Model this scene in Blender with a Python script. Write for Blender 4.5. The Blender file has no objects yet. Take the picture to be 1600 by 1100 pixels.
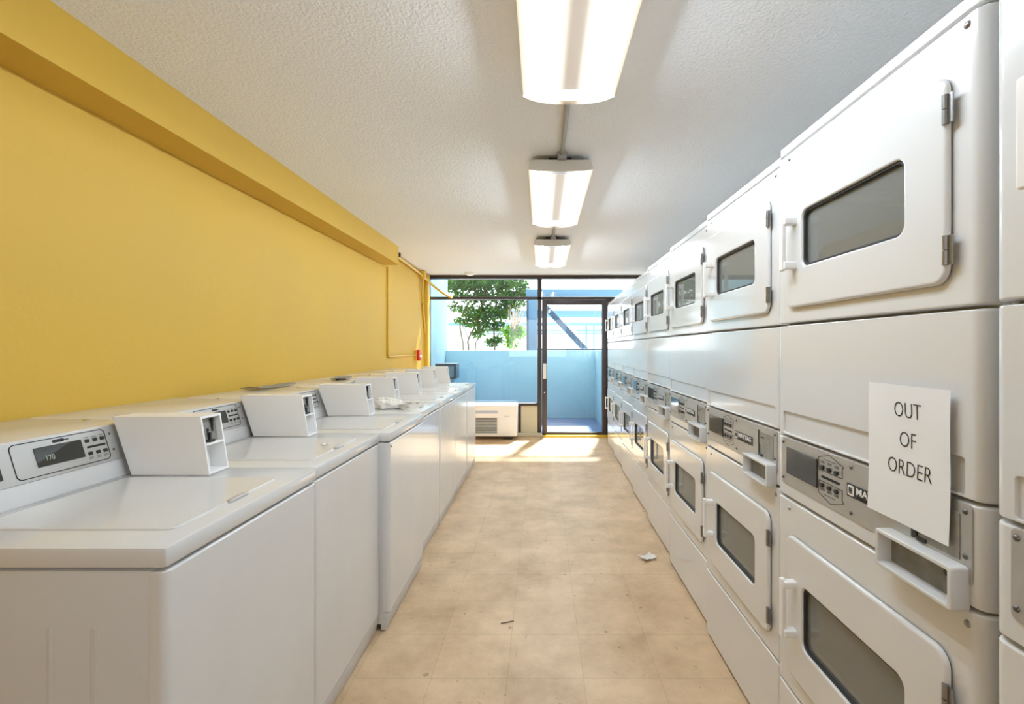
import bpy, bmesh, math, random
from mathutils import Vector, Matrix
R = math.radians
random.seed(7)
S = bpy.context.scene
C = S.collection
F = 742.0          # focal length in pixels of the 1600 wide frame
CH = 1.257         # camera height
FAR = 6.76         # plane of the glazed far wall
def at(px, py, Y): return Vector(((px-846)/F*Y, Y, CH-(py-543)/F*Y))

# ------------------------------------------------------------------ materials
def srgb(r, g, b):
    f = lambda c: (c/255/12.92) if c/255 <= .04045 else ((c/255+.055)/1.055)**2.4
    return (f(r), f(g), f(b), 1)
def mat(name, col, rough=.5, metal=0, spec=.5, coat=0, bump=None, vary=None, emit=None):
    m = bpy.data.materials.new(name); m.use_nodes = True
    nt = m.node_tree; b = nt.nodes['Principled BSDF']
    b.inputs['Base Color'].default_value = col
    b.inputs['Roughness'].default_value = rough
    b.inputs['Metallic'].default_value = metal
    b.inputs['Specular IOR Level'].default_value = spec
    b.inputs['Coat Weight'].default_value = coat
    b.inputs['Coat Roughness'].default_value = .06
    tc = nt.nodes.new('ShaderNodeTexCoord')
    if vary:
        sc, amt, col2 = vary
        n = nt.nodes.new('ShaderNodeTexNoise'); n.inputs['Scale'].default_value = sc; n.inputs['Detail'].default_value = 6
        nt.links.new(tc.outputs['Object'], n.inputs['Vector'])
        r = nt.nodes.new('ShaderNodeValToRGB'); r.color_ramp.elements[0].position = .5-amt; r.color_ramp.elements[1].position = .5+amt
        r.color_ramp.elements[0].color = col; r.color_ramp.elements[1].color = col2
        nt.links.new(n.outputs['Fac'], r.inputs['Fac']); nt.links.new(r.outputs['Color'], b.inputs['Base Color'])
    if bump:
        sc, st, ds = bump
        n = nt.nodes.new('ShaderNodeTexNoise'); n.inputs['Scale'].default_value = sc; n.inputs['Detail'].default_value = 4
        nt.links.new(tc.outputs['Object'], n.inputs['Vector'])
        u = nt.nodes.new('ShaderNodeBump'); u.inputs['Strength'].default_value = st; u.inputs['Distance'].default_value = ds
        nt.links.new(n.outputs['Fac'], u.inputs['Height']); nt.links.new(u.outputs['Normal'], b.inputs['Normal'])
    if emit:
        b.inputs['Emission Color'].default_value = emit[0]; b.inputs['Emission Strength'].default_value = emit[1]
    return m
def glass_mat(name, tint, refl=.12, grey_veil=0):
    m = bpy.data.materials.new(name); m.use_nodes = True; nt = m.node_tree; nt.nodes.clear()
    o = nt.nodes.new('ShaderNodeOutputMaterial'); mx = nt.nodes.new('ShaderNodeMixShader')
    t = nt.nodes.new('ShaderNodeBsdfTransparent'); t.inputs['Color'].default_value = tint
    g = nt.nodes.new('ShaderNodeBsdfGlossy'); g.inputs['Roughness'].default_value = .02
    lw = nt.nodes.new('ShaderNodeLayerWeight'); lw.inputs['Blend'].default_value = .5
    pw = nt.nodes.new('ShaderNodeMath'); pw.operation = 'POWER'; pw.inputs[1].default_value = 5; nt.links.new(lw.outputs['Facing'], pw.inputs[0])
    mul = nt.nodes.new('ShaderNodeMath'); mul.operation = 'MULTIPLY_ADD'; mul.inputs[1].default_value = .8; mul.inputs[2].default_value = refl; mul.use_clamp = True
    nt.links.new(pw.outputs[0], mul.inputs[0]); nt.links.new(mul.outputs[0], mx.inputs[0])
    nt.links.new(t.outputs[0], mx.inputs[1]); nt.links.new(g.outputs[0], mx.inputs[2])
    if grey_veil:
        m2 = nt.nodes.new('ShaderNodeMixShader'); m2.inputs[0].default_value = grey_veil
        df = nt.nodes.new('ShaderNodeBsdfDiffuse'); df.inputs[0].default_value = (.62,.63,.60,1)
        nt.links.new(mx.outputs[0], m2.inputs[1]); nt.links.new(df.outputs[0], m2.inputs[2]); nt.links.new(m2.outputs[0], o.inputs[0])
    else: nt.links.new(mx.outputs[0], o.inputs[0])
    return m
M = {}
M['enamel'] = mat('white_enamel', (.69,.695,.70,1), .22, coat=.35, bump=(2.2,.10,.02), vary=(3.5,.25,(.655,.655,.65,1)))
M['enamel_side'] = mat('white_cabinet_paint', (.62,.62,.62,1), .4, bump=(3,.08,.02))
M['dryer_white'] = mat('dryer_enamel', (.69,.695,.70,1), .15, coat=.5, bump=(1.6,.16,.03))
M['plastic_white'] = mat('white_plastic', (.85,.84,.83,1), .3)
M['steel'] = mat('brushed_steel', (.55,.545,.53,1), .38, metal=.75, vary=(14,.3,(.5,.49,.47,1)))
M['panel_grey'] = mat('grey_control_plate', (.53,.525,.51,1), .35, metal=.35)
M['coin_plate'] = mat('worn_coin_plate', (.36,.35,.32,1), .5, metal=.4, vary=(40,.2,(.28,.27,.24,1)))
M['tray'] = mat('worn_darkened_tray', (.27,.26,.23,1), .5, metal=.3, vary=(30,.2,(.18,.17,.14,1)))  # dirty metal, darkened further for the shade of a deeper recess
M['chrome'] = mat('chrome', (.7,.7,.7,1), .15, metal=1)
M['screw'] = mat('dark_screw', (.16,.155,.15,1), .35, metal=.8)
M['hinge'] = mat('hinge_metal', (.33,.33,.33,1), .3, metal=.9)
M['black'] = mat('black_plastic', (.018,.018,.02,1), .35)
M['rubber'] = mat('black_rubber', (.02,.02,.02,1), .6)
M['display'] = mat('display_glass', (.02,.023,.022,1), .06, coat=.6)
M['lcd'] = mat('lcd_digits', (.35,.42,.32,1), .4)
M['ink'] = mat('black_ink', (.012,.012,.014,1), .6)
M['legend'] = mat('grey_print', (.2,.2,.2,1), .5)
M['badge_white'] = mat('badge_white', (.8,.8,.79,1), .4)
M['paper'] = mat('paper', (.83,.84,.86,1), .8, vary=(5,.3,(.80,.81,.83,1)))
M['drum'] = mat('drum_steel', (.66,.66,.64,1), .45, metal=.2, bump=(30,.1,.01))
M['dark_gap'] = mat('dark_interior', (.06,.06,.06,1), .7)
M['glass'] = glass_mat('window_glass', (.93,.97,.98,1), .05)
M['dryer_glass'] = glass_mat('dryer_glass', (.72,.74,.72,1), .10, .20)  # diffuse grey mixed in to brighten the dark panes
M['frame'] = mat('bronze_frame', (.055,.042,.044,1), .4, metal=.3)
M['door_frame'] = mat('bronze_door_frame', (.075,.062,.07,1), .38, metal=.3)
M['yellow'] = mat('yellow_wall_paint', (.66,.415,.055,1), .55, spec=.3, bump=(45,.12,.01), vary=(1.4,.3,(.62,.39,.065,1)))
M['yellow_pipe'] = mat('yellow_pipe_paint', (.70,.45,.05,1), .4)
M['yellow_safety'] = mat('safety_yellow', (.85,.50,.02,1), .5)
M['beige'] = mat('beige_panel', (.66,.60,.42,1), .6, vary=(6,.3,(.58,.54,.4,1)))
M['white_wall'] = mat('white_wall_paint', (.72,.70,.66,1), .7)
M['ceiling'] = mat('popcorn_ceiling', (.90,.91,.93,1), .9, bump=(90,.32,.02), vary=(1.2,.3,(.87,.88,.895,1)))
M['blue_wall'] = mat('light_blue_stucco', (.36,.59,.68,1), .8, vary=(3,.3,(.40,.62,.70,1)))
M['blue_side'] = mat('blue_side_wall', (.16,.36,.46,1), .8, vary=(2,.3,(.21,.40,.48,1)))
M['blue_steel'] = mat('blue_painted_steel', (.13,.27,.42,1), .5)
M['navy'] = mat('navy_painted_steel', (.035,.07,.12,1), .5)
M['deck'] = mat('blue_grey_deck', (.10,.17,.32,1), .7, vary=(4,.3,(.14,.21,.37,1)))
M['ground'] = mat('pale_concrete', (.7,.7,.68,1), .9)
M['red'] = mat('alarm_red', (.62,.02,.015,1), .35)
M['alarm_yellow'] = mat('alarm_yellow', (.8,.42,.03,1), .4)
M['bark'] = mat('bark', (.12,.085,.06,1), .9, bump=(20,.6,.02))
M['straw'] = mat('dry_palm_frond', (.52,.36,.24,1), .9)
M['fixture'] = mat('fixture_metal', (.72,.70,.66,1), .5)
M['reflector'] = mat('darkened_reflector', (.05,.04,.032,1), .6)  # colour darkened to keep the lens band between the tubes dim
M['conduit'] = mat('grey_conduit', (.38,.37,.36,1), .45, metal=.5)
M['ac'] = mat('ac_plastic', (.82,.83,.86,1), .4)
M['ac_grey'] = mat('ac_grille_grey', (.50,.52,.54,1), .5)
M['sheet'] = mat('grey_sheet', (.26,.265,.27,1), .5)
M['cloth'] = mat('crumpled_white_paper', (.80,.77,.72,1), .85, bump=(25,.6,.03))
M['turquoise'] = mat('turquoise', (.05,.45,.62,1), .4)
M['pale_globe'] = mat('pale_globe', (.6,.78,.82,1), .4)

def leaf_mat(name, a, b):
    m = bpy.data.materials.new(name); m.use_nodes = True; nt = m.node_tree; nt.nodes.clear()
    o = nt.nodes.new('ShaderNodeOutputMaterial'); mx = nt.nodes.new('ShaderNodeMixShader'); mx.inputs[0].default_value = .45
    d = nt.nodes.new('ShaderNodeBsdfDiffuse'); t = nt.nodes.new('ShaderNodeBsdfTranslucent')
    tc = nt.nodes.new('ShaderNodeTexCoord'); n = nt.nodes.new('ShaderNodeTexNoise'); n.inputs['Scale'].default_value = 5
    r = nt.nodes.new('ShaderNodeValToRGB'); r.color_ramp.elements[0].color = a; r.color_ramp.elements[1].color = b
    r.color_ramp.elements[0].position = .35; r.color_ramp.elements[1].position = .65
    nt.links.new(tc.outputs['Object'], n.inputs[0]); nt.links.new(n.outputs['Fac'], r.inputs[0])
    nt.links.new(r.outputs[0], d.inputs[0]); nt.links.new(r.outputs[0], t.inputs[0])
    nt.links.new(d.outputs[0], mx.inputs[1]); nt.links.new(t.outputs[0], mx.inputs[2]); nt.links.new(mx.outputs[0], o.inputs[0])
    return m
M['leaf'] = leaf_mat('tree_leaves', (.025,.085,.03,1), (.10,.22,.05,1))
M['leaf_bright'] = leaf_mat('bright_leaves', (.09,.26,.02,1), (.26,.48,.04,1))

def floor_mat():
    m = bpy.data.materials.new('vinyl_floor_tiles'); m.use_nodes = True; nt = m.node_tree; b = nt.nodes['Principled BSDF']
    L = nt.links.new
    tc = nt.nodes.new('ShaderNodeTexCoord')
    mp = nt.nodes.new('ShaderNodeMapping'); mp.inputs['Location'].default_value = (.13,.12,0); L(tc.outputs['Object'], mp.inputs[0])
    br = nt.nodes.new('ShaderNodeTexBrick'); br.offset = 0; br.squash = 1
    br.inputs['Color1'].default_value = (.69,.50,.315,1); br.inputs['Color2'].default_value = (.64,.462,.29,1); br.inputs['Mortar'].default_value = (.53,.395,.24,1)
    br.inputs['Scale'].default_value = 1; br.inputs['Mortar Size'].default_value = .0016; br.inputs['Brick Width'].default_value = .29; br.inputs['Row Height'].default_value = .275
    br.inputs['Mortar Smooth'].default_value = .3
    L(mp.outputs[0], br.inputs[0])
    n = nt.nodes.new('ShaderNodeTexNoise'); n.inputs['Scale'].default_value = 3.2; n.inputs['Detail'].default_value = 10; n.inputs['Roughness'].default_value = .68
    L(tc.outputs['Object'], n.inputs[0])
    r = nt.nodes.new('ShaderNodeValToRGB'); r.color_ramp.elements[0].position = .33; r.color_ramp.elements[0].color = (.66,.60,.52,1); r.color_ramp.elements[1].position = .62; r.color_ramp.elements[1].color = (1.04,1.04,1.04,1)
    L(n.outputs['Fac'], r.inputs[0])
    mx = nt.nodes.new('ShaderNodeMix'); mx.data_type = 'RGBA'; mx.blend_type = 'MULTIPLY'; mx.inputs[0].default_value = .85
    L(br.outputs['Color'], mx.inputs[6]); L(r.outputs[0], mx.inputs[7])
    n2 = nt.nodes.new('ShaderNodeTexNoise'); n2.inputs['Scale'].default_value = 26; n2.inputs['Detail'].default_value = 3
    L(tc.outputs['Object'], n2.inputs[0])
    r2 = nt.nodes.new('ShaderNodeValToRGB'); r2.color_ramp.elements[0].position = .255; r2.color_ramp.elements[0].color = (.35,.3,.25,1); r2.color_ramp.elements[1].position = .33; r2.color_ramp.elements[1].color = (1,1,1,1)
    L(n2.outputs['Fac'], r2.inputs[0])
    mx2 = nt.nodes.new('ShaderNodeMix'); mx2.data_type = 'RGBA'; mx2.blend_type = 'MULTIPLY'; mx2.inputs[0].default_value = .7
    L(mx.outputs[2], mx2.inputs[6]); L(r2.outputs[0], mx2.inputs[7])
    L(mx2.outputs[2], b.inputs['Base Color'])
    b.inputs['Roughness'].default_value = .42; b.inputs['Specular IOR Level'].default_value = .4
    bu = nt.nodes.new('ShaderNodeBump'); bu.inputs['Strength'].default_value = .15; bu.inputs['Distance'].default_value = .004
    L(n.outputs['Fac'], bu.inputs['Height']); L(bu.outputs[0], b.inputs['Normal'])
    return m
M['floor'] = floor_mat()

def lens_mat():
    # acrylic lamp cover: lets the tubes behind show through, glows most along the two tubes
    m = bpy.data.materials.new('lamp_lens'); m.use_nodes = True; nt = m.node_tree; nt.nodes.clear(); L = nt.links.new
    o = nt.nodes.new('ShaderNodeOutputMaterial')
    tr = nt.nodes.new('ShaderNodeBsdfTransparent'); tr.inputs[0].default_value = (.6,.6,.6,1)
    em = nt.nodes.new('ShaderNodeEmission')
    tc = nt.nodes.new('ShaderNodeTexCoord'); sx = nt.nodes.new('ShaderNodeSeparateXYZ'); L(tc.outputs['Object'], sx.inputs[0])
    ab = nt.nodes.new('ShaderNodeMath'); ab.operation = 'ABSOLUTE'; L(sx.outputs['X'], ab.inputs[0])
    sb = nt.nodes.new('ShaderNodeMath'); sb.operation = 'SUBTRACT'; L(ab.outputs[0], sb.inputs[0]); sb.inputs[1].default_value = .098
    a2 = nt.nodes.new('ShaderNodeMath'); a2.operation = 'ABSOLUTE'; L(sb.outputs[0], a2.inputs[0])
    rp = nt.nodes.new('ShaderNodeValToRGB'); e = rp.color_ramp.elements
    e[0].position = .0; e[0].color = (1.3,1.25,1.15,1); e[1].position = .085; e[1].color = (.22,.165,.11,1)
    x = rp.color_ramp.elements.new(.035); x.color = (.95,.86,.7,1)
    rp.color_ramp.interpolation = 'EASE'
    L(a2.outputs[0], rp.inputs[0]); L(rp.outputs[0], em.inputs[0]); em.inputs[1].default_value = LENS
    ad = nt.nodes.new('ShaderNodeAddShader'); L(tr.outputs[0], ad.inputs[0]); L(em.outputs[0], ad.inputs[1]); L(ad.outputs[0], o.inputs[0])
    return m
LENS = 1.15
TUBE = 90
M['lens'] = lens_mat()
M['tube'] = mat('fluorescent_tube', (.9,.9,.9,1), .5, emit=((.75,.88,1,1), TUBE))

# ------------------------------------------------------------------ mesh helpers
def new(): return bmesh.new()
def link(name, bm, m, parent=None, smooth=35, recalc=True):
    if recalc: bmesh.ops.recalc_face_normals(bm, faces=bm.faces[:])
    me = bpy.data.meshes.new(name); bm.to_mesh(me); bm.free()
    if smooth:
        for p in me.polygons: p.use_smooth = True
        me.set_sharp_from_angle(angle=R(smooth))
    for mm in (m if isinstance(m, (list, tuple)) else [m]): me.materials.append(mm)
    o = bpy.data.objects.new(name, me); C.objects.link(o)
    if parent: o.parent = parent
    return o
def tag(o, label, cat, group=None, kind=None):
    o['label'] = label; o['category'] = cat
    if group: o['group'] = group
    if kind: o['kind'] = kind
    return o
def struct(name, bm, m, smooth=35):
    o = link(name, bm, m, None, smooth); o['kind'] = 'structure'; return o
def empty(name, loc, rz=0):
    o = bpy.data.objects.new(name, None); C.objects.link(o); o.location = loc; o.rotation_euler = (0,0,rz)
    o.empty_display_size = .1; return o
def copy_tree(o, parent=None):
    c = o.copy(); C.objects.link(c); c.parent = parent
    for ch in o.children: copy_tree(ch, c)
    return c
def rrect(x0, x1, z0, z1, r, n=5):
    r = max(min(r, (x1-x0)/2-1e-5, (z1-z0)/2-1e-5), 1e-5)
    pts = []
    for cx, cz, a0 in ((x1-r,z1-r,0),(x0+r,z1-r,90),(x0+r,z0+r,180),(x1-r,z0+r,270)):
        for k in range(n+1):
            a = R(a0+90*k/n); pts.append((cx+r*math.cos(a), cz+r*math.sin(a)))
    return pts
def slab(bm, x0, x1, z0, z1, y, t, r=.005, fu=.003, fz=None, fd=None, hole=None, n=5, nf=4, xf=None, hf=.003):
    """plate whose front faces -y at depth y; rounded corners r, edge fillet fu/fz/fd; optional rounded hole (x0,x1,z0,z1,r)"""
    fz = fu if fz is None else fz; fd = max(fu, fz) if fd is None else fd; fd = min(fd, t*.98)
    rings = []
    def ring(pts, yy): rings.append([bm.verts.new((p[0], yy, p[1])) for p in pts])
    ring(rrect(x0,x1,z0,z1,r,n), y+t)
    for k in range(nf+1):
        a = R(90*k/nf); iu = fu*(1-math.cos(a)); iz = fz*(1-math.cos(a)); yy = y+fd*(1-math.sin(a))
        ring(rrect(x0+iu,x1-iu,z0+iz,z1-iz,max(r-min(iu,iz),.0005),n), yy)
    e = .0015
    ring(rrect(x0+fu+e,x1-fu-e,z0+fz+e,z1-fz-e,max(r-min(fu,fz)-e,.0004),n), y)
    if hole:
        hx0,hx1,hz0,hz1,hr = hole
        ring(rrect(hx0-hf-e,hx1+hf+e,hz0-hf-e,hz1+hf+e,hr+hf+e,n), y)
        for k in range(4):
            a = R(90*k/3); i = hf*(1-math.sin(a)); ring(rrect(hx0-i,hx1+i,hz0-i,hz1+i,hr+i,n), y+hf*(1-math.cos(a)))
        ring(rrect(hx0,hx1,hz0,hz1,hr,n), y+t)
    fs = []
    N = len(rings[0])
    for a, b in zip(rings, rings[1:]):
        for i in range(N):
            fs.append(bm.faces.new((a[i], a[(i+1)%N], b[(i+1)%N], b[i])))
    if hole:
        a, b = rings[-1], rings[0]
        for i in range(N): fs.append(bm.faces.new((a[i], a[(i+1)%N], b[(i+1)%N], b[i])))
    else:
        fs.append(bm.faces.new(rings[-1])); fs.append(bm.faces.new(rings[0][::-1]))
    vs = [v for r_ in rings for v in r_]
    if xf is not None: bmesh.ops.transform(bm, matrix=xf, verts=vs)
    return vs
def box(bm, x0, x1, y0, y1, z0, z1, bev=0, xf=None):
    vs = [bm.verts.new((x,y,z)) for x in (x0,x1) for y in (y0,y1) for z in (z0,z1)]
    fs = [bm.faces.new([vs[i] for i in f]) for f in ((0,1,3,2),(4,6,7,5),(0,4,5,1),(2,3,7,6),(0,2,6,4),(1,5,7,3))]
    if bev:
        es = list({e for f in fs for e in f.edges})
        g = bmesh.ops.bevel(bm, geom=es, offset=bev, segments=2, affect='EDGES', profile=.5)
        vs = list({v for f in g['faces'] for v in f.verts} | {v for v in vs if v.is_valid})
    if xf is not None: bmesh.ops.transform(bm, matrix=xf, verts=[v for v in vs if v.is_valid])
    return vs
def prism(bm, prof, x0, x1, bev=0):
    a = [bm.verts.new((x0,y,z)) for y,z in prof]; b = [bm.verts.new((x1,y,z)) for y,z in prof]
    n = len(prof); fs = [bm.faces.new(a), bm.faces.new(b[::-1])]
    for i in range(n): fs.append(bm.faces.new((a[i], b[i], b[(i+1)%n], a[(i+1)%n])))
    if bev:
        es = list({e for f in fs for e in f.edges})
        bmesh.ops.bevel(bm, geom=es, offset=bev, segments=3, affect='EDGES', profile=.5)
def tube(bm, pts, r, seg=10, cap=True):
    pts = [Vector(p) for p in pts]; rings = []
    for i, p in enumerate(pts):
        d = (pts[min(i+1,len(pts)-1)]-pts[max(i-1,0)]).normalized()
        u = d.cross(Vector((0,0,1)) if abs(d.z) < .95 else Vector((1,0,0))).normalized(); v = d.cross(u)
        rr = r[i] if isinstance(r, (list,tuple)) else r
        rings.append([bm.verts.new(p+(u*math.cos(2*math.pi*k/seg)+v*math.sin(2*math.pi*k/seg))*rr) for k in range(seg)])
    for a, b in zip(rings, rings[1:]):
        for k in range(seg): bm.faces.new((a[k], a[(k+1)%seg], b[(k+1)%seg], b[k]))
    if cap: bm.faces.new(rings[0][::-1]); bm.faces.new(rings[-1])
def smooth_path(pts, n=8):
    pts = [Vector(p) for p in pts]; out = []
    for i in range(len(pts)-1):
        p0, p1, p2, p3 = pts[max(i-1,0)], pts[i], pts[i+1], pts[min(i+2,len(pts)-1)]
        for k in range(n):
            t = k/n
            out.append(.5*((2*p1)+(p2-p0)*t+(2*p0-5*p1+4*p2-p3)*t*t+(3*p1-p0-3*p2+p3)*t**3))
    return out+[pts[-1]]
def dome(bm, x, y, z, r, h, seg=12, xf=None):
    """screw head facing -y"""
    vs = []; prev = None
    for k in range(4):
        a = R(90*k/3.0001); rr = r*math.cos(a); yy = y-h*math.sin(a)
        ring = [bm.verts.new((x+rr*math.cos(2*math.pi*i/seg), yy, z+rr*math.sin(2*math.pi*i/seg))) for i in range(seg)]
        vs += ring
        if prev:
            for i in range(seg): bm.faces.new((prev[i], prev[(i+1)%seg], ring[(i+1)%seg], ring[i]))
        prev = ring
    bm.faces.new(prev)
    if xf is not None: bmesh.ops.transform(bm, matrix=xf, verts=vs)
def line_loop(bm, pts, w, y, closed=True, xf=None, t=.0008):
    """a printed line in the x/z plane at depth y"""
    n = len(pts); vs = []
    for i in range(n if closed else n-1):
        a = Vector(pts[i]); b = Vector(pts[(i+1)%n]); d = (b-a).normalized(); q = Vector((-d.y, d.x))*w/2; a2 = a-d*w/2; b2 = b+d*w/2
        f = [bm.verts.new((p.x, y, p.y)) for p in (a2-q, b2-q, b2+q, a2+q)]; g = [bm.verts.new((p.x, y+t, p.y)) for p in (a2-q, b2-q, b2+q, a2+q)]
        bm.faces.new(f); bm.faces.new(g[::-1])
        for k in range(4): bm.faces.new((f[k], g[k], g[(k+1)%4], f[(k+1)%4]))
        vs += f+g
    if xf is not None: bmesh.ops.transform(bm, matrix=xf, verts=vs)
def text_bm(bm, body, size, x, z, y, sx=1.0, bold=0, align='CENTER', xf=None, depth=.0003):
    """lettering standing in the x/z plane, read from -y; x,z = centre of the line"""
    cu = bpy.data.curves.new('t', 'FONT'); cu.body = body; cu.size = size; cu.align_x = align; cu.align_y = 'CENTER'
    cu.offset = bold; cu.extrude = depth; cu.resolution_u = 3
    ob = bpy.data.objects.new('t', cu); C.objects.link(ob)
    dg = bpy.context.evaluated_depsgraph_get(); me = bpy.data.meshes.new_from_object(ob.evaluated_get(dg))
    bpy.data.objects.remove(ob); bpy.data.curves.remove(cu)
    mt = Matrix.Translation((x,y,z)) @ Matrix.Rotation(R(90),4,'X') @ Matrix.Diagonal((sx,1,1,1))
    if xf is not None: mt = xf @ mt
    me.transform(mt); bm.from_mesh(me); bpy.data.meshes.remove(me)

# ------------------------------------------------------------------ the room
LW, RW, CE, BACK, SOX, SOZ, SOY = -1.62, 1.66, 2.285, -2.6, -1.455, 2.105, 4.88
b = new(); box(b, LW-.15, RW+.15, BACK-.15, FAR+.06, -.12, 0); struct('floor', b, M['floor'], 0)
b = new(); box(b, LW-.15, RW+.15, BACK-.15, FAR+.06, CE, CE+.12); struct('ceiling', b, M['ceiling'], 0)
b = new(); box(b, LW-.15, LW, BACK, FAR+.06, 0, CE); struct('wall_left', b, M['yellow'], 0)
b = new(); box(b, RW, RW+.15, BACK, FAR+.06, 0, CE); struct('wall_right', b, M['white_wall'], 0)
# yellow boxed beam under the ceiling along the left wall, rounded at its far end
b = new(); box(b, LW, SOX, BACK, SOY, SOZ, CE, 0)
es = [e for e in b.edges if all(abs(v.co.x-SOX) < 1e-4 for v in e.verts) and all(abs(v.co.y-SOY) < 1e-4 for v in e.verts)]
bmesh.ops.bevel(b, geom=es, offset=.05, segments=6, affect='EDGES', profile=.5)
struct('trim_1', b, M['yellow'])
# the wall behind the camera with an unseen opening added to let fill light in
b = new()
box(b, LW-.15, -1.1, BACK-.15, BACK, 0, CE); box(b, 1.1, RW+.15, BACK-.15, BACK, 0, CE)
box(b, -1.1, 1.1, BACK-.15, BACK, 0, .95); box(b, -1.1, 1.1, BACK-.15, BACK, 2.2, CE)
struct('wall_back', b, M['white_wall'], 0)

# far wall: bronze storefront glazing
def X(px): return (px-846)/F*FAR
def Z(py): return CH-(py-543)/F*FAR
b = new()
y0, y1 = FAR-.03, FAR+.06
box(b, LW, RW, y0, y1, Z(436), CE, .003)                # header
box(b, LW, RW, y0, y1, Z(468), Z(464), .003)            # transom bar
box(b, LW, LW+.035, y0, y1, .0, Z(436), .003)           # left jamb
box(b, X(840), X(846.5), y0, y1, 0, Z(436), .003)       # mullion beside the door
box(b, LW, X(840), y0-.02, y1, Z(633.5), Z(629.5), .003)   # sill
box(b, X(810.5), X(814), y0, y1, 0, Z(633), .003)       # post beside the air conditioner
box(b, X(947.5), X(956), y0, y1, 0, Z(468), .003)       # right jamb
struct('trim_2', b, M['frame'])
b = new(); box(b, LW+.03, X(840.5), FAR+.005, FAR+.013, Z(630), Z(467)); w = struct('window_1', b, M['glass'], 0)
b = new(); box(b, LW+.03, X(840.5), FAR+.005, FAR+.013, Z(464.5), Z(435)); struct('window_2', b, M['glass'], 0)
b = new(); box(b, X(846), RW, FAR+.005, FAR+.013, Z(464.5), Z(435)); struct('window_3', b, M['glass'], 0)
b = new(); box(b, X(955.5), RW+.1, y0+.01, y1, 0, Z(467)); box(b, LW-.15, LW, y0+.01, y1, 0, CE); struct('wall_far', b, M['white_wall'], 0)
b = new(); box(b, X(813.5), X(840.5), FAR-.02, FAR+.05, .05, Z(632)); struct('wall_panel', b, M['beige'], 0)
b = new(); box(b, LW, X(812), FAR+.02, FAR+.05, 0, Z(632)); struct('wall_front', b, M['frame'], 0)
b = new(); box(b, LW+.5, X(846), FAR-.07, FAR-.015, 0, .05, .004); struct('baseboard_far', b, M['beige'])
# glass door
d = empty('door_1', (X(847), FAR, 0)); d['kind'] = 'structure'
dw = X(947)-X(847)
b = new()
box(b, 0, .068, -.03, .03, .01, Z(468.5), .004); box(b, dw-.06, dw, -.03, .03, .01, Z(468.5), .004)
box(b, .066, dw-.058, -.028, .028, Z(476), Z(468.5), .003); box(b, .066, dw-.058, -.028, .028, .01, .055, .003)
link('door_frame', b, M['door_frame'], d)
b = new(); box(b, .06, dw-.05, -.004, .004, .05, Z(475)); link('door_glass', b, M['glass'], d, 0)
b = new(); box(b, .012, .06, -.052, -.03, .815, 1.03, .005); box(b, .022, .046, -.075, -.05, .835, .86, .003); box(b, .022, .046, -.075, -.05, .985, 1.01, .003); box(b, .02, .048, -.085, -.072, .83, 1.015, .004)
link('door_handle', b, M['plastic_white'], d)
b = new(); dome(b, .035, -.03, .62, .012, .01); link('door_lock', b, M['chrome'], d)
b = new(); box(b, X(848), X(949.5), FAR-.12, FAR-.035, 0, .022, .004); tag(link('threshold', b, M['yellow_safety']), 'yellow painted threshold strip on the floor under the glass door', 'threshold')

# ------------------------------------------------------------------ ceiling lamps
def make_fixture():
    root = empty('fluorescent_lamp', (0,0,0))
    L = 1.13
    b = new(); box(b, -.155, .155, .012, L-.012, -.056, -.036); box(b, -.1585, -.1565, .012, L-.012, -.066, -.036); box(b, .1565, .1585, .012, L-.012, -.066, -.036); box(b, -.06, .06, .05, L-.05, -.037, 0); link('housing', b, M['reflector'], root)  # thin side lips added to hold tube light off the ceiling
    # shallow wrap lens, open at the ends
    b = new(); prof = [(-.161,-.046),(-.172,-.080)]
    for k in range(1, 14):
        t = -1+2*k/14; prof.append((.172*t, -.080-.027*(1-abs(t)**2.6)))
    prof += [(.172,-.080),(.161,-.046)]
    rows = [[b.verts.new((x, yy, z)) for x, z in prof] for yy in (0, L)]
    for i in range(len(prof)-1): b.faces.new((rows[0][i], rows[0][i+1], rows[1][i+1], rows[1][i]))
    link('lens', b, M['lens'], root, 60)
    cap = [(-.150,-.034),(-.161,-.046),(-.172,-.082),(-.12,-.092),(0,-.095),(.12,-.092),(.172,-.082),(.161,-.046),(.150,-.034)]
    for yy in (-.006, L-.006):
        b = new()
        f = [b.verts.new((x, yy, z)) for x, z in cap]; g = [b.verts.new((x, yy+.012, z)) for x, z in cap]
        b.faces.new(f); b.faces.new(g[::-1])
        for i in range(len(cap)): b.faces.new((f[i], g[i], g[(i+1)%len(cap)], f[(i+1)%len(cap)]))
        link('end_cap', b, M['fixture'], root, 0)
    for sx in (-.098, .098):
        b = new(); tube(b, [(sx,.04,-.078),(sx,L-.04,-.078)], .013, 8); link('tube_bulb', b, M['tube'], root)
    return root
fx = make_fixture()
LX = .103
for i, (y, lab) in enumerate(((.67,'nearest fluorescent ceiling lamp, cut off by the top of the photo'), (2.52,'middle fluorescent ceiling lamp between the nearest and the far one'), (4.37,'small-looking fluorescent ceiling lamp farthest away, nearest the glass door'))):
    o = fx if i == 0 else copy_tree(fx)
    o.location = (LX, y, CE); tag(o, lab, 'ceiling lamp', 'fluorescent lamps along the ceiling')
for (a, z_, lab) in ((1.81,2.51,'grey conduit on the ceiling between the nearest and middle lamps'), (3.66,4.36,'short grey conduit on the ceiling between the middle and far lamps')):
    c = empty('ceiling_conduit', (LX+.005, a, CE)); tag(c, lab, 'conduit', 'conduits between the ceiling lamps')
    b = new(); tube(b, [(0,0,-.014),(0,z_-a,-.014)], .0115, 10); link('pipe', b, M['conduit'], c)
    b = new(); box(b, -.024, .024, z_-a-.03, z_-a, -.04, -.002, .004); link('connector', b, M['conduit'], c)
b = new()
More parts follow.
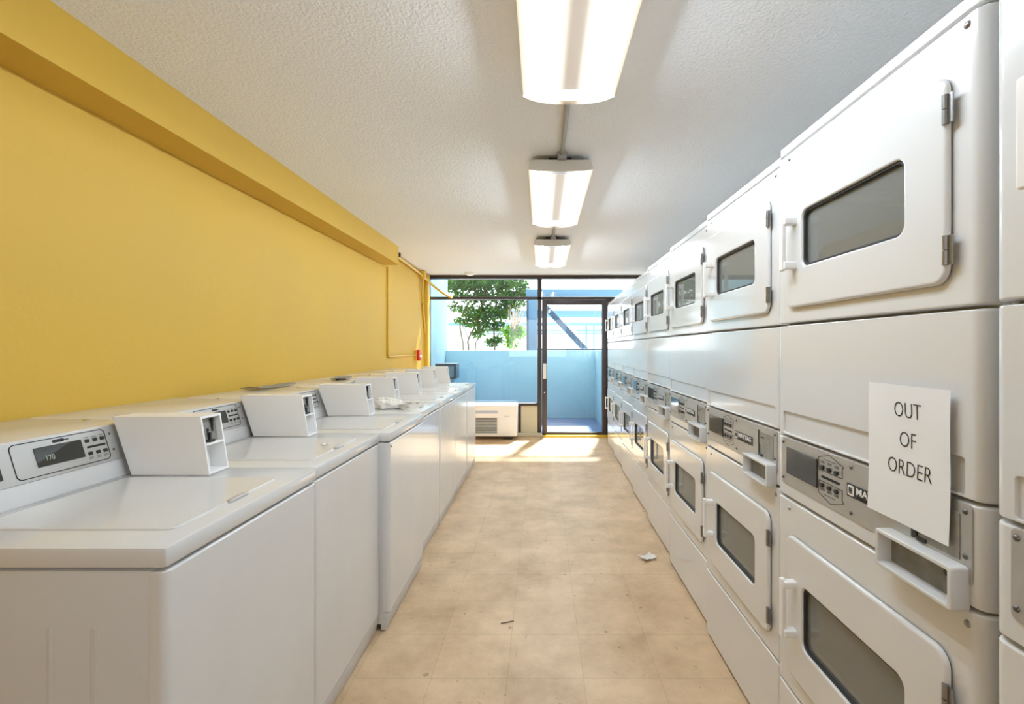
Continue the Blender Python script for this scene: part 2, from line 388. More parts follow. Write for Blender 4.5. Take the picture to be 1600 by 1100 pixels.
for k, (rr, zz) in enumerate(((.062,0),(.062,-.022),(.045,-.04),(.0,-.043))): pass
prev = None
for rr, zz in ((.062,0),(.062,-.02),(.052,-.034),(.03,-.042),(.004,-.044)):
    ring = [b.verts.new((rr*math.cos(k*math.pi/10), rr*math.sin(k*math.pi/10), zz)) for k in range(20)]
    if prev:
        for k in range(20): b.faces.new((prev[k], prev[(k+1)%20], ring[(k+1)%20], ring[k]))
    else: b.faces.new(ring)
    prev = ring
b.faces.new(prev[::-1])
o = tag(link('smoke_detector', b, M['plastic_white']), 'round white smoke detector on the ceiling near the left window', 'smoke detector'); o.location = (-.98, 6.5, CE)

# ------------------------------------------------------------------ left wall fittings
a_ = empty('fire_alarm', (LW-.004, 6.12, 1.10)); tag(a_, 'red and yellow fire alarm pull box on the yellow wall by the window', 'fire alarm')
b = new(); box(b, 0, .03, -.05, .05, -.01, .125, .004); link('back_box', b, M['alarm_yellow'], a_)
b = new(); box(b, .03, .062, -.052, .052, -.012, .127, .006); link('front_cover', b, M['red'], a_)
b = new(); box(b, .062, .074, -.035, .035, .03, .055, .003); link('pull_bar', b, M['plastic_white'], a_)
b = new(); yc = 4.98
tube(b, smooth_path([(LW+.012,yc,2.1),(LW+.012,yc,1.75),(LW+.012,yc,1.4),(LW+.012,yc,1.19),(LW+.012,yc+.02,1.165),(LW+.012,yc+.08,1.16),(LW+.012,5.6,1.16),(LW+.012,6.07,1.16)], 4), .011, 8)
tag(link('alarm_conduit', b, M['yellow_pipe']), 'thin yellow conduit running down the left wall and across to the fire alarm', 'conduit')
cr = empty('corner_conduit', (LW, 6.4, 0)); tag(cr, 'yellow conduit and bowed pipe in the corner, drooping across the window top', 'conduit')
b = new(); tube(b, smooth_path([(.03,-1.4,2.265),(.03,-.8,2.25),(.035,-.1,2.215),(.09,.2,2.14),(.22,.28,2.03),(.36,.3,1.955)], 6), .016, 10); link('drooping_pipe', b, M['yellow_pipe'], cr)
b = new(); tube(b, smooth_path([(.05,-.07,2.27),(.02,-.02,1.95),(.015,.1,1.6),(.018,.22,1.3),(.02,.22,.95)], 6), .014, 10); link('bowed_pipe', b, M['yellow_pipe'], cr)
b = new(); box(b, .001, .07, -.10, 0, 2.17, CE-.002, .005); link('junction_box', b, M['yellow_pipe'], cr)
b = new(); box(b, LW, LW+.05, 6.56, 6.69, 0, CE-.01, .004); struct('trim_3', b, M['yellow_pipe'])
b = new(); box(b, SOX-.045, SOX+.004, SOY-.005, SOY+.03, 2.19, 2.235, .005)
tag(link('black_clip', b, M['black']), 'tiny black clip on the far end of the yellow ceiling beam', 'clip')

# ------------------------------------------------------------------ top-loading washers
W_P, W_Y0, W_X = .604, .893, -.708
SL = R(-16.7); SLX = Matrix.Translation((0,.535,.928)) @ Matrix.Rotation(SL, 4, 'X')
def make_washer():
    root = empty('washing_machine', (0,0,0))
    w = .600
    b = new()                                            # cabinet with pressed side ribs
    box(b, .002, w-.002, .028, .62, .03, .836, .004)
    for yy, ww in ((.13,.012),(.215,.01),(.34,.012)):
        slab(b, yy, yy+ww, .05, .73, -.0015, .003, .004, .0025, fd=.002, xf=Matrix.Rotation(R(90),4,'Z') @ Matrix.Rotation(R(180),4,'Z') @ Matrix.Diagonal((-1,1,1,1)) if False else Matrix(((0,1,0,.002),(1,0,0,0),(0,0,1,0),(0,0,0,1))))
    link('cabinet', b, M['enamel_side'], root)
    b = new(); slab(b, .001, w-.001, .083, .834, 0, .03, .004, .014, .004, .014); link('front_panel', b, M['enamel'], root)
    b = new(); prism(b, [(.002,.081),(.016,.004),(.04,.004),(.04,.081)], .003, w-.003, .001); link('toe_kick', b, M['enamel_side'], root)
    b = new(); box(b, .0005, w-.0005, -.002, .56, .8395, .880, .008)
    link('top_panel', b, M['enamel'], root)
    # lid, a plate lying on the top
    b = new(); lay = Matrix(((1,0,0,0),(0,0,1,0),(0,-1,0,.880),(0,0,0,1)))   # (x, y, z) -> (x, z, -y)
    slab(b, .085, .475, .05, .485, -.004, .006, .02, .003, xf=lay); lid = link('lid', b, M['enamel'], root)
    b = new(); slab(b, .255, .325, .041, .055, -.0085, .008, .006, .003, xf=lay); link('finger_pull', b, M['panel_grey'], lid)
    # console
    b = new(); prism(b, [(.520,.878),(.535,.928),(.565,1.030),(.903,1.036),(.903,.878)], .0005, w-.0005, .006); link('console', b, M['enamel'], root)
    b = new(); slab(b, .003, .515, .001, .104, -.0025, .004, .004, .001, xf=SLX); cp = link('control_panel', b, M['panel_grey'], root)
    b = new(); line_loop(b, rrect(.235,.48,.010,.097,.012), .0022, -.0032, xf=SLX); link('bezel_line', b, M['ink'], cp, 0)
    b = new(); slab(b, .286,.408,.03,.08,-.0045,.004,.002,.001,xf=SLX); link('display', b, M['display'], cp)
    b = new(); text_bm(b, '170', .02, .318, .049, -.0049, .8, xf=SLX); link('display_digits', b, M['lcd'], cp, 0)
    b = new(); slab(b, .335,.366,.0845,.0925,-.0035,.002,.004,.0005,xf=SLX); slab(b,.352,.377,.0865,.0895,-.0035,.002,.0015,.0005,xf=SLX); link('emblem', b, M['ink'], cp)
    for v in (.072,.036):
        for u in (.424,.447,.469):
            b = new(); slab(b, u-.006,u+.006,v-.005,v+.005,-.0055,.004,.003,.0015,xf=SLX); link('button', b, M['black'], cp)
    b = new(); slab(b, .420,.474,.051,.057,-.0035,.002,.001,.0004,xf=SLX); link('label_bar', b, M['ink'], cp)
    for row in ((.081,),(.0245,.0205)):
        b = new()
        for u in (.424,.447,.469):
            for v in row: slab(b, u-.007,u+.007,v,v+.0015,-.003,.001,.0003,.0002,xf=SLX)
        link('button_legend', b, M['legend'], cp)
    b = new(); slab(b, .10,.207,.02,.082,-.004,.003,.002,.001,xf=SLX); link('badge', b, M['black'], cp)
    for v in (.08,.033):
        b = new(); dome(b, .495, -.002, v, .0042, .003, xf=SLX); link('screw', b, M['screw'], cp)
    # coin box
    f = lambda z: .27+.156*(z-.88)
    x0, x1 = .506, .594
    b = new(); prof = [(f(.882),.882),(f(1.053),1.053),(.556,1.053),(.50,.882)]
    prism(b, prof, x0, x0+.006); prism(b, prof, x1-.006, x1)
    prism(b, [(f(1.046),1.046),(f(1.053),1.053),(.556,1.053),(.554,1.046)], x0+.006, x1-.006)
    prism(b, [(f(.966),.966),(f(.971),.971),(.45,.971),(.45,.966)], x0+.006, x1-.006)
    prism(b, [(f(.882),.882),(f(.888),.888),(.5,.888),(.5,.882)], x0+.006, x1-.006)
    prism(b, [(.325,.888),(.325,.966),(.335,.966),(.335,.888)], x0+.006, x1-.006)
    cb = link('coin_box', b, M['plastic_white'], root)
    b = new(); prism(b, [(.301,.971),(.313,1.046),(.321,1.046),(.309,.971)], x0+.006, x1-.006); cs = link('coin_slide', b, M['coin_plate'], cb)
    b = new(); box(b, .546,.553,.2965,.308,.975,1.0); box(b, .537,.56,.290,.304,.972,.978); dome(b, .55, .308, 1.006, .006, .006); box(b,.566,.57,.3025,.311,1.0,1.04); link('coin_slot', b, M['black'], cs)
    b = new(); dome(b, .575, 0, 0, .0105, .007, xf=Matrix.Translation((0,.70,1.0305)) @ Matrix.Rotation(R(-90),4,'X')); link('console_screw', b, M['chrome'], root)
    return root
wl = ['nearest white top-load washer, its grey ribbed side facing the camera',
      'second white washer from the camera, beyond the one with the ribbed side',
      'third washer from the camera, jutting out with a grey sheet on its console',
      'white washer with a crumpled white paper bag lying on its top',
      'white washer just beyond the one with the crumpled paper bag',
      'next-to-last white washer before the window, second from the far end',
      'last white washer at the far end, nearest the air conditioner']
ws = make_washer()
jut = [0, -.006, .036, 0, .002, -.002, 0]
WPOS = []
for i in range(7):
    o = ws if i == 0 else copy_tree(ws)
    o.location = (W_X+jut[i], W_Y0+W_P*i, 0); o.rotation_euler = (0,0,R(90)); WPOS.append(o.location.copy())
    tag(o, wl[i], 'washing machine', 'row of white coin-operated washers')

b = new(); dome(b, .022, -.0005, .815, .0055, .003); link('front_screw', b, M['screw'], [o for o in C.objects if o.get('label') == wl[2]][0])
# loose things on the washers
b = new(); bmesh.ops.create_grid(b, x_segments=8, y_segments=4, size=1)
for v in b.verts: v.co = Vector((v.co.x*.055, v.co.y*.15, .0045+.006*abs(v.co.y)**3+.003*math.sin(v.co.x*2+1)))
bmesh.ops.solidify(b, geom=b.faces[:], thickness=.003)
o = tag(link('grey_sheet', b, M['sheet']), 'larger grey sheet lying on the third washer console against the wall', 'sheet', 'grey sheets on the consoles'); o.location = (-1.50, 2.62, 1.0385); o.rotation_euler = (0,0,R(-6))
b = new(); bmesh.ops.create_grid(b, x_segments=6, y_segments=4, size=1)
for v in b.verts: v.co = Vector((v.co.x*.05, v.co.y*.10, .0045+.010*abs(v.co.y)**2))
bmesh.ops.solidify(b, geom=b.faces[:], thickness=.003)
o = tag(link('grey_sheet', b, M['sheet']), 'smaller grey sheet on a console farther along, by the fourth coin box', 'sheet', 'grey sheets on the consoles'); o.location = (-1.40, 3.32, 1.0355); o.rotation_euler = (0,0,R(10))
# crumpled bag
bag = empty('paper_bag', (-.93, 2.90, .885)); tag(bag, 'crumpled white paper bag lying on the top of a washer', 'paper bag')
b = new(); bmesh.ops.create_icosphere(b, subdivisions=5, radius=1)
from mathutils import noise as NZ
for v in b.verts:
    c = v.co.copy(); k = 1+.22*NZ.noise(c*2.2+Vector((3,1,2)))+.12*abs(NZ.noise(c*5))+.05*NZ.noise(c*11)
    t = (c.x+1)/2
    v.co = Vector((c.x*.095*k, c.y*.06*k*(1-.25*t), max(c.z*.046*k*(1.15-.55*t), -.022)+.024))
link('crumpled_body', b, M['cloth'], bag, 20)
b = new()
for k in range(7):
    a = R(-50+100*k/6); p = Vector((.07, .012*(k-3), .018+.006*(k%3)))
    q = p+Vector((.045+.012*(k%2), .030*math.sin(a), -.006+.012*((k*2)%3)/2-.004))
    u = Vector((0,.010,.006*(-1)**k))
    vs = [b.verts.new(x) for x in (p-u, p+u, q+u*1.3, q-u*1.3)]; b.faces.new(vs)
bmesh.ops.solidify(b, geom=b.faces[:], thickness=.0015)
link('torn_edge', b, M['cloth'], bag, 0)
def scrap(name, loc, lx, ly, curl, m, label, cat, group=None, rz=0):
    b = new(); bmesh.ops.create_grid(b, x_segments=6, y_segments=6, size=1)
    for v in b.verts:
        k = 1+.35*NZ.noise(Vector((v.co.x*1.7, v.co.y*1.7, lx*90)))
        v.co = Vector((v.co.x*lx*k, v.co.y*ly*k, .0012+curl*(v.co.x**2*.6+.4*v.co.y**2)+curl*.3*NZ.noise(v.co*2)+curl*.2))
    zmin = min(v.co.z for v in b.verts)
    for v in b.verts: v.co.z += .001-zmin
    bmesh.ops.solidify(b, geom=b.faces[:], thickness=-.0008)
    o = tag(link(name, b, m, None, 50), label, cat, group); o.location = loc; o.rotation_euler = (0,0,rz); return o
scrap('paper_scrap', (-.82,1.80,.8845), .012,.008,.008, M['cloth'], 'tiny curled paper scrap on the second washer near its front edge', 'paper scrap', 'paper scraps')
scrap('paper_scrap', (-.82,3.15,.8845), .02,.012,.012, M['cloth'], 'small paper scrap on the washer top beside the crumpled bag', 'paper scrap', 'paper scraps', 1)
scrap('paper_scrap', at(1012,872,2.82).xy.to_3d(), .045,.03,.022, M['cloth'], 'pale crumpled paper scrap on the floor beside the dryers', 'paper scrap', 'paper scraps', .5)
b = new(); tube(b, [(-.03,-.008,.004),(0,0,.005),(.028,.012,.004)], .0022, 6); o = tag(link('twig', b, M['bark']), 'thin dark twig on the floor in mid aisle', 'twig'); o.location = (-.155,2.165,0)

# ------------------------------------------------------------------ stacked dryers
CL, CR = -.027, .635
DW, DX1, DS, DP, DY1 = .684, .7025, .0235, .687, 1.386
def rr_door(root, z0, z1, wz0, wz1, hz0, hz1, hg):
    U0, U1 = .041, .576
    b = new(); slab(b, U0, U1, z0, z1, -.012, .0085, .03, .007, hole=(.124,.480,wz0,wz1,.022), n=7, hf=.004)
    d = link('door', b, M['dryer_white'], root)
    b = new(); slab(b, U0+.0025, U1-.0025, z0+.0025, z1-.0025, -.0036, .0034, .028, .0005, hole=(.122,.482,wz0-.001,wz1+.001,.022), n=7, hf=.0005); link('door_gap_shade', b, M['rubber'], d)  # black plate standing in for the shaded gap around the door
    b = new(); slab(b, .1235,.4805,wz0-.0005,wz1+.0005,-.006,.016,.022,.001,hole=(.130,.474,wz0+.006,wz1-.006,.018),n=7,hf=.001)
    link('gasket', b, M['rubber'], d)
    b = new(); slab(b, .128,.476,wz0+.004,wz1-.004,.002,.004,.02,.0005,n=7); link('door_glass', b, M['dryer_glass'], d)
    b = new()
    slab(b, .078,.102,hz1-.020,hz1,-.044,.0335,.004,.002); slab(b, .078,.102,hz0,hz0+.020,-.044,.0335,.004,.002)
    slab(b, .076,.094,hz0-.004,hz1+.004,-.048,.010,.004,.003)
    link('handle', b, M['plastic_white'], d)
    for h in hg:
        b = new(); tube(b, [(U1-.001,-.0125,h),(U1-.001,-.0125,h+.024)], .0055, 10); tube(b, [(U1-.001,-.0125,h+.026),(U1-.001,-.0125,h+.05)], .0055, 10)
        box(b, U1-.012,U1+.012,-.0118,-.0095,h,h+.05); link('hinge', b, M['hinge'], d)
    return d
def make_dryer():
    root = empty('stacked_dryer', (0,0,0))
    b = new()                                            # cabinet: open-fronted box
    t = .012
    box(b, CL,CL+t,.030,.70,.005,1.838); box(b, CR-t,CR,.030,.70,.005,1.838); box(b, CL+t,CR-t,.69,.70,.005,1.838); box(b, CL+t,CR-t,.04,.69,1.826,1.838); box(b, CL+t,CR-t,.04,.69,.005,.017)
    for z in (.287, .826, 1.002, 1.322): box(b, CL+t,CR-t,.032,.06,z-.006,z+.010)
    link('cabinet', b, M['enamel_side'], root)
    b = new(); slab(b, CL-.003,CR-.003,1.811,1.840,.002,.05,.004,.022,.004,.024); link('top_cap', b, M['dryer_white'], root)
    fil = dict(fu=.022, fz=.005, fd=.025, nf=8)
    b = new(); slab(b, CL-.003,CR-.003,1.3245,1.809,0,.029,.006,hole=(.122,.482,1.47,1.623,.022),n=7,**fil); link('upper_front', b, M['dryer_white'], root)
    b = new(); slab(b, CL-.003,CR-.003,1.0055,1.3205,0,.029,.006,fu=.022,fz=.003,fd=.025,nf=8,hole=(.008,.598,1.0125,1.0735,.006),hf=.0012); slab(b, .005,.600,1.0105,1.0755,.0055,.004,.002,.0004); link('middle_front', b, M['dryer_white'], root)
    b = new(); slab(b, CL-.003,CR-.003,.831,1.0015,0,.029,.006,**fil); link('control_front', b, M['dryer_white'], root)
    b = new(); slab(b, CL-.003,CR-.003,.2925,.827,0,.029,.006,hole=(.122,.482,.453,.625,.022),n=7,**fil); link('lower_front', b, M['dryer_white'], root)
    b = new(); slab(b, CL-.003,CR-.003,.012,.2885,0,.029,.006,**fil); link('kick_panel', b, M['dryer_white'], root)
    rr_door(root, 1.366,1.728, 1.472,1.621, 1.470,1.610, (1.638,1.398))
    rr_door(root, .350,.735, .455,.623, .470,.622, (.632,.388))
    for zc in (1.545, .54):
        b = new(); n = 36; ra = [b.verts.new((.302+.255*math.cos(2*math.pi*k/n), .055, zc+.24*math.sin(2*math.pi*k/n))) for k in range(n)]
        rb = [b.verts.new((v.co.x, .52, v.co.z)) for v in ra]
        for k in range(n): b.faces.new((ra[k], rb[k], rb[(k+1)%n], ra[(k+1)%n]))
        b.faces.new(rb)
        for k in range(3):                                # drum lifters
            a = 2*math.pi*k/3+.5; cx, cz = .302+.235*math.cos(a), zc+.22*math.sin(a); tube(b, [(cx,.07,cz),(cx,.5,cz)], .022, 8)
        link('drum', b, M['drum'], root, 30, recalc=False)
    b = new(); slab(b, .004,.614,.868,1.0005,-.0025,.0022,.010,.001); cp = link('control_panel', b, M['steel'], root)
    b = new(); slab(b, .034,.183,.901,.975,-.006,.0036,.002,.001); link('display', b, M['display'], cp)
    b = new(); Y_ = -.0033
    line_loop(b, [(.186,.981),(.231,.995),(.287,.978),(.281,.974),(.281,.951),(.190,.951)], .0012, Y_)
    line_loop(b, [(.190,.924),(.281,.924),(.281,.899),(.287,.894),(.236,.877),(.186,.893)], .0012, Y_)
    link('panel_outline', b, M['ink'], cp, 0)
    for z in (.959, .915):
        for u in (.204,.232,.260):
            b = new(); slab(b, u-.0065,u+.0065,z-.0055,z+.0055,-.0075,.005,.004,.002); link('button', b, M['black'], cp)
    b = new(); slab(b, .200,.271,.933,.939,-.004,.0015,.001,.0004); link('label_bar', b, M['ink'], cp)
    for zs, zt in (((.970,.9735),.9795),((.902,.9055),.8925)):
        b = new()
        for u in (.204,.232,.260):
            for z in zs: slab(b, u-.009,u+.009,z,z+.0013,-.0032,.0007,.0003,.0002)
        slab(b, .208,.256,zt,zt+.0022,-.0032,.0007,.0003,.0002)
        link('button_legend', b, M['legend'], cp)
    b = new(); slab(b, .300,.446,.9195,.949,-.0045,.002,.001,.0006); bd = link('badge', b, M['black'], cp)
    b = new(); slab(b, .304,.325,.923,.946,-.005,.0006,.003,.0002); link('badge_logo', b, M['badge_white'], bd)
    b = new()
    for k in range(5): slab(b, .308+.0027*k,.3095+.0027*k,.930-.001*(k%2),.941+.001*(k%2),-.0054,.0005,.0003,.0001)
    slab(b, .308,.321,.9275,.929,-.0054,.0005,.0003,.0001); link('badge_mark', b, M['ink'], bd)
    b = new(); text_bm(b, 'MAYTAG', .0215, .3855, .9375, -.0049, 1.22, .0005); slab(b, .331,.440,.9245,.9258,-.005,.0006,.0003,.0002); link('badge_lettering', b, M['badge_white'], bd, 0)
    b = new(); slab(b, .505,.592,.902,.980,-.0042,.002,.002,.0006); pl = link('coin_plate', b, M['coin_plate'], cp)
    b = new(); slab(b, .488,.496,.900,.984,-.004,.002,.001,.0004); slab(b, .496,.503,.902,.938,-.0055,.003,.001,.0004); slab(b,.503,.525,.900,.908,-.0068,.003,.003,.001); slab(b,.516,.534,.962,.965,-.0072,.002,.001,.0003); link('coin_slot', b, M['black'], cp)
    for u, z in ((.013,.986),(.013,.885),(.313,.986),(.313,.883),(.602,.986),(.602,.912)):
        b = new(); dome(b, u, -.0024, z, .005, .004); link('screw', b, M['screw'], cp)
    # projecting coin return box, open to the front
    b = new(); slab(b, .430,.608,.823,.896,-.032,.0315,.006,.0025,hole=(.438,.600,.831,.888,.002),n=3,hf=.0015); cb = link('coin_box', b, M['enamel'], root)
    b = new(); slab(b, .437,.601,.830,.889,-.0035,.003,.001,.0004); pk = link('coin_tray', b, M['tray'], cb)
    b = new(); dome(b, .565, -.0036, .868, .006, .0015); link('lock', b, M['black'], pk)
    for u, z in ((.603,1.789),(.012,1.789),(.603,.802),(.012,.802)):
        b = new(); dome(b, u, .0, z, .0065, .004) if u > .05 else dome(b, u+.03, 0, z, .0055, .004); link('screw', b, M['hinge'], root)
    return root
ds = make_dryer()
dl = ['nearest stacked dryer, only a sliver visible at the right edge of the photo',
      'white stacked dryer with the OUT OF ORDER paper taped on its front',
      'white stacked dryer just beyond the one with the paper sign',
      'white stacked dryer, second one beyond the paper sign',
      'white stacked dryer, third one beyond the paper sign',
      'white stacked dryer, fourth one beyond the paper sign',
      'white stacked dryer, third one counted back from the glass door',
      'white stacked dryer, second one counted back from the glass door',
      'farthest white stacked dryer, right beside the glass door']
for i in range(9):
    o = ds if i == 0 else copy_tree(ds)
    k = i-1
    o.location = (DX1+DS*k, DY1+DP*k-(.010 if k < 0 else 0), 0); o.rotation_euler = (0,0,R(-90)); tag(o, dl[i], 'dryer', 'row of white stacked coin dryers')
for dr in [c for c in C.objects if c.get('label') == dl[0]]:
    for dd in dr.children:
        for h in dd.children:
            if h.name.startswith('handle'): h.location.x = -.020      # this machine's handles sit nearer the door edge
# the paper sign
sg = empty('paper_sign', (DX1-.0075, DY1-.481, 1.052)); sg.rotation_euler = (0,0,R(-90)); tag(sg, 'white paper sign reading OUT OF ORDER taped to a dryer', 'sign')
b = new(); bmesh.ops.create_grid(b, x_segments=14, y_segments=18, size=1)
for v in b.verts:
    x, z = v.co.x*.1005, v.co.y*.1325
    z += -.004*v.co.x*0; v.co = Vector((x, -.002-.0025*max(0,-v.co.y)+.0008*math.sin(v.co.x*3+v.co.y*4), z))
link('paper_sheet', b, M['paper'], sg)
for body, x, z, sx in (('OUT', .005, .084, .76), ('OF', .006, .028, .76), ('ORDER', .010, -.026, .76)):
    b = new(); text_bm(b, body, .043, x, z, 0, sx, -.0009)
    for v in b.verts: v.co.y += -.0027-.0025*max(0,-v.co.z/.1325)+.0008*math.sin(v.co.x/.1005*3+v.co.z/.1325*4)
    link('lettering', b, M['ink'], sg, 0)

# ------------------------------------------------------------------ air conditioner under the window
ac = empty('air_conditioner', (-.865, 6.45, 0)); tag(ac, 'white wall air conditioner under the window behind the last washer', 'air conditioner')
hw = .535
b = new(); slab(b, -hw,hw,.045,.475,0,.30,.02,.018,hole=(-hw+.05,.262,.085,.30,.004)); link('casing', b, M['ac'], ac)
b = new()
for k in range(10): z = .09+.021*k; box(b, -hw+.05,.262,.004,.022,z,z+.011,.001)
link('grille', b, M['ac_grey'], ac)
b = new(); box(b, -hw+.04,.27,.024,.04,.08,.305); link('grille_back', b, M['dark_gap'], ac, 0)
b = new(); slab(b, -hw+.05,.27,.36,.40,-.003,.004,.004,.001); link('air_outlet', b, mat('outlet_blue_grey', (.42,.50,.68,1), .5), ac)
b = new(); slab(b, .29,.50,.10,.31,-.004,.005,.006,.002); cd = link('control_door', b, M['ac'], ac)
b = new(); slab(b, .36,.43,.322,.328,-.003,.004,.002,.001); link('door_pull', b, M['ac_grey'], cd)
b = new()
for x in (-.4,.4): box(b, x-.06,x+.06,.05,.25,0,.047)
link('foot', b, M['black'], ac, 0)
b = new(); tube(b, smooth_path([(-1.3,5.17,.93),(-1.23,5.2,.99),(-1.21,5.2,.95),(-1.19,5.2,.9),(-1.14,5.2,.885),(-1.13,5.25,.7),(-1.13,5.3,.02)], 5), .012, 8)
tag(link('black_hose', b, M['rubber']), 'black hose looping behind the far end of the washer row', 'hose')

# ------------------------------------------------------------------ outside
b = new(); box(b, LW-.4, 1.3, FAR+.06, 8.72, -.14, -.02); struct('floor_deck', b, M['deck'], 0)
b = new(); box(b, -30, 30, 8.72, 60, -.3, -.14); struct('ground', b, M['ground'], 0)
PY = 8.56
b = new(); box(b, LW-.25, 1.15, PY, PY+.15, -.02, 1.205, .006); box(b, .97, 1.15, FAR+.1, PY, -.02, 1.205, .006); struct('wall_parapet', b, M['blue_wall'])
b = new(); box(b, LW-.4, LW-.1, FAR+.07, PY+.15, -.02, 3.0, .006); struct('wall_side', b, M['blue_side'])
v_ = empty('outdoor_cabinet', (-1.405,7.0,-.02)); tag(v_, 'dark blue framed cabinet standing outside the left window, behind the last coin box', 'cabinet')
b = new(); slab(b, -.155,.155,.82,1.04,-.03,.25,.006,.004,hole=(-.125,.125,.845,1.0,.004)); link('frame', b, M['navy'], v_)
b = new(); slab(b, -.13,.13,.84,1.005,-.012,.01,.003,.001); link('panel', b, M['blue_steel'], v_)
b = new(); box(b, -.13,.10,-.01,.2,0,.822,.004); link('base', b, M['blue_steel'], v_)
# carport framing with column, beams and brace
cp_ = empty('carport', (0, 8.6, 1.2)); tag(cp_, 'blue steel carport framing seen through the door glass', 'carport')
def world_box(name, m, x0,x1,y0,y1,z0,z1, bev=.004):
    b = new(); box(b, x0,x1,y0-8.6,y1-8.6,z0-1.2,z1-1.2,bev); return link(name, b, m, cp_)
def beam(py0, py1, Y, x0, x1, m): p = at(x0,py1,Y); q = at(x1,py0,Y); return world_box('beam', m, p.x, q.x, Y, Y+.12, p.z, q.z)
col_ = world_box('column', M['blue_steel'], -.232,-.075,8.58,8.72,1.206,2.18)
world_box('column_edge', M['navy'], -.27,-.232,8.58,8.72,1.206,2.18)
beam(452,463,8.6,822,1010,M['blue_steel'])
beam(485,496.5,13,740,1010,M['blue_steel']); beam(504,509,19,700,1010,M['blue_steel']); beam(514.5,518,26,760,1060,M['blue_steel']); beam(520,522.5,30,760,1060,M['blue_steel'])
world_box('rail', M['navy'], -.27,1.1,8.6,8.66,1.206,1.24)
for px, Y in ((916,19.2),(928,26.3)):
    p = at(px,505,Y); world_box('post', M['blue_steel'], p.x-.04,p.x+.04,Y,Y+.08,-.14,at(px,508,Y).z)
b = new(); p, q = at(856,484,9.6), at(914,546,9.6)
dv = (q-p); L_ = dv.length; ang = math.atan2(dv.z, dv.x)
box(b, -.1, L_+.6, -.06, .06, -.055, .055, .004, xf=Matrix.Translation(p-Vector((0,8.6,1.2))) @ Matrix.Rotation(-ang,4,'Y')); link('brace', b, M['navy'], cp_)
def globe(px, py, Y, r, m, label):
    p = at(px,py,Y); g = empty('globe_lamp', (p.x,p.y,-.14)); tag(g, label, 'lamp post', 'globe lamps outside')
    b = new(); bmesh.ops.create_uvsphere(b, u_segments=20, v_segments=12, radius=r, matrix=Matrix.Translation((0,0,p.z+.14))); link('globe', b, m, g)
    b = new(); tube(b, [(0,0,0),(0,0,p.z+.14-r*.9)], .018, 8); link('pole', b, M['pale_globe'], g)
globe(897,520,12.5,.095,M['pale_globe'],'pale round globe lamp seen through the glass door')
globe(751,517,12.5,.075,M['turquoise'],'turquoise round globe lamp seen below the tree')
# vegetation
def leaves(bm, clusters, size, dens):
    for (px, py, Y, rx, rz, k) in clusters:
        c = at(px, py, Y); ax = rx/F*Y; az = rz/F*Y; ay = ax*.6
        for _ in range(int(dens*k)):
            while True:
                q = Vector((random.uniform(-1,1), random.uniform(-1,1), random.uniform(-1,1)))
                if .15 < q.length < 1: break
            p = c+Vector((q.x*ax, q.y*ay, q.z*az)); s = size*random.uniform(.6,1.3)
            d = Vector((random.gauss(0,1), random.gauss(0,1), random.gauss(-.3,.7))).normalized(); u = d.orthogonal().normalized()
            u = Matrix.Rotation(random.uniform(0,6.28),3,d) @ u; n = d.cross(u)
            a = bm.verts.new(p); e1 = bm.verts.new(p+d*s*.5+u*s*.3+n*s*.08); e2 = bm.verts.new(p+d*s); e3 = bm.verts.new(p+d*s*.5-u*s*.3+n*s*.08)
            bm.faces.new((a,e1,e2,e3))
TY = 10.6
tr = empty('leafy_tree', at(752,547,TY).xy.to_3d()+Vector((0,0,-.14))); tag(tr, 'leafy green tree beyond the blue wall, seen through the left window', 'tree')
off = -tr.location
def stems(bm, paths):
    for pts, r in paths:
        P = [at(x,y,TY)+Vector((0,dy,0))+off for x,y,dy in pts]; tube(bm, smooth_path(P,4), r, 6)
b = new()
stems(b, [([(724,640,0),(724,547,0),(721,525,0),(719,505,0),(728,480,0),(745,455,0)], .017), ([(735,640,0),(732,547,0),(732,530,0),(742,510,0),(752,480,0),(765,440,0)], .022), ([(774,640,0),(773,547,0),(772,515,0),(775,480,0),(780,440,0)], .02),
          ([(743,640,.1),(742,545,.1),(746,530,.1),(760,505,.1),(790,470,.1)], .014), ([(732,530,0),(726,515,0),(715,495,0)], .009), ([(773,530,0),(784,515,0),(795,490,0)], .01), ([(765,470,0),(745,455,0),(710,450,0)], .012), ([(772,470,0),(795,450,0),(815,440,0)], .012)])
link('trunk', b, M['bark'], tr)
b = new()
leaves(b, [(760,440,TY,48,14,2.2),(725,443,TY,34,11,1.2),(800,445,TY,26,16,1.4),(745,428,TY,55,18,1.8),(735,462,TY,30,10,.9),(775,463,TY,34,12,1.2),(803,470,TY,20,14,1.0),(712,478,TY,12,8,.25),(742,487,TY,24,12,.9),(765,488,TY,20,14,.9),(786,487,TY,16,12,.7),(735,503,TY,17,9,.55),(757,510,TY,16,10,.55),(747,520,TY,10,7,.25),(778,508,TY,12,8,.3),(768,534,TY,9,7,.25),(778,530,TY,7,7,.16),(715,500,TY,8,6,.12),(704,448,TY,16,10,.45),(815,455,TY,10,14,.4)], .085, 420)
for v in b.verts: v.co += off
link('foliage', b, M['leaf'], tr, 0, recalc=False)
PY2 = 10.2
pl = empty('palm', at(802,547,PY2).xy.to_3d()+Vector((0,0,-.14))); tag(pl, 'small palm with straw-coloured dead fronds and bright leaves beside the column', 'palm')
off = -pl.location
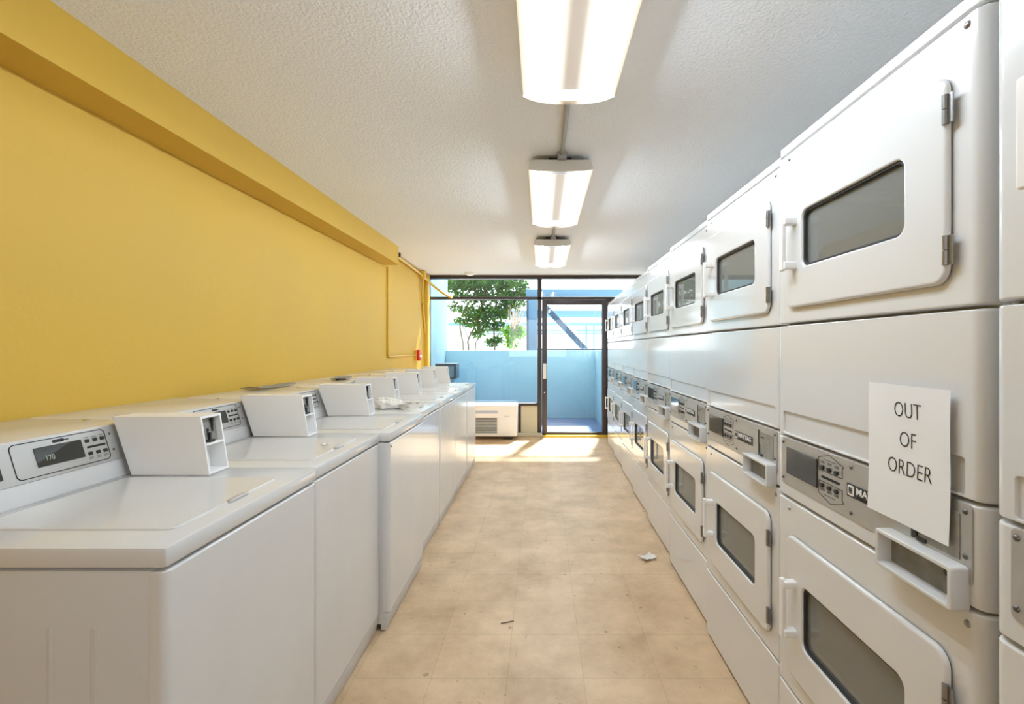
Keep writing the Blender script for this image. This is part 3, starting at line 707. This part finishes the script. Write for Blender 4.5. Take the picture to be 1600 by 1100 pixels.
b = new(); tube(b, smooth_path([at(802,650,PY2)+off, at(802,547,PY2)+off, at(803,530,PY2)+off, at(804,515,PY2)+off], 4), .055, 10); link('trunk', b, M['straw'], pl)
b = new()
for k in range(34):
    a = random.uniform(-.25,.75); l = random.uniform(.35,.68); p = at(804,522,PY2)+off+Vector((random.uniform(-.06,.05), random.uniform(-.1,.1), 0))
    q = p+Vector((math.sin(a)*l*.62, random.uniform(-.2,.2), math.cos(a)*l)); tube(b, [p, (p+q)/2+Vector((-.02,0,.03)), q], [.009,.008,.003], 5)
link('dead_fronds', b, M['straw'], pl)
b = new(); leaves(b, [(800,520,PY2,15,11,.8),(811,518,PY2,10,8,.5),(796,535,PY2,7,8,.25),(805,540,PY2,6,6,.15),(757,478,PY2,6,7,.12)][:4], .10, 300)
for v in b.verts: v.co += off
link('foliage', b, M['leaf_bright'], pl, 0, recalc=False)

# ------------------------------------------------------------------ light, world, camera
w = bpy.data.worlds.new('World'); S.world = w; w.use_nodes = True
bg = w.node_tree.nodes['Background']; bg.inputs[0].default_value = (.93,.97,1,1); bg.inputs[1].default_value = 2.2
sl = bpy.data.lights.new('sun', 'SUN'); sl.energy = 13; sl.angle = R(4.0); sl.color = (1,.96,.9)
so = bpy.data.objects.new('sun', sl); C.objects.link(so); so.rotation_euler = Vector((-.15,-.56,-.82)).to_track_quat('-Z','Y').to_euler(); so.location = (1,12,8)
cam = bpy.data.cameras.new('camera'); co = bpy.data.objects.new('camera', cam); C.objects.link(co)
cam.sensor_width = 36; cam.sensor_fit = 'HORIZONTAL'; cam.lens = 36*F/1600; cam.shift_x = -46/1600; cam.shift_y = -7/1600
cam.clip_start = .01; co.location = (0,0,CH); co.rotation_euler = (R(90),0,0)
S.camera = co
S.view_settings.view_transform = 'Standard'; S.view_settings.look = 'None'; S.view_settings.gamma = 1; S.view_settings.exposure = .52
S.view_settings.use_curve_mapping = False
S.cycles.use_denoising = True
S.cycles.max_bounces = 10; S.cycles.diffuse_bounces = 6; S.cycles.transparent_max_bounces = 16; S.cycles.sample_clamp_indirect = 8
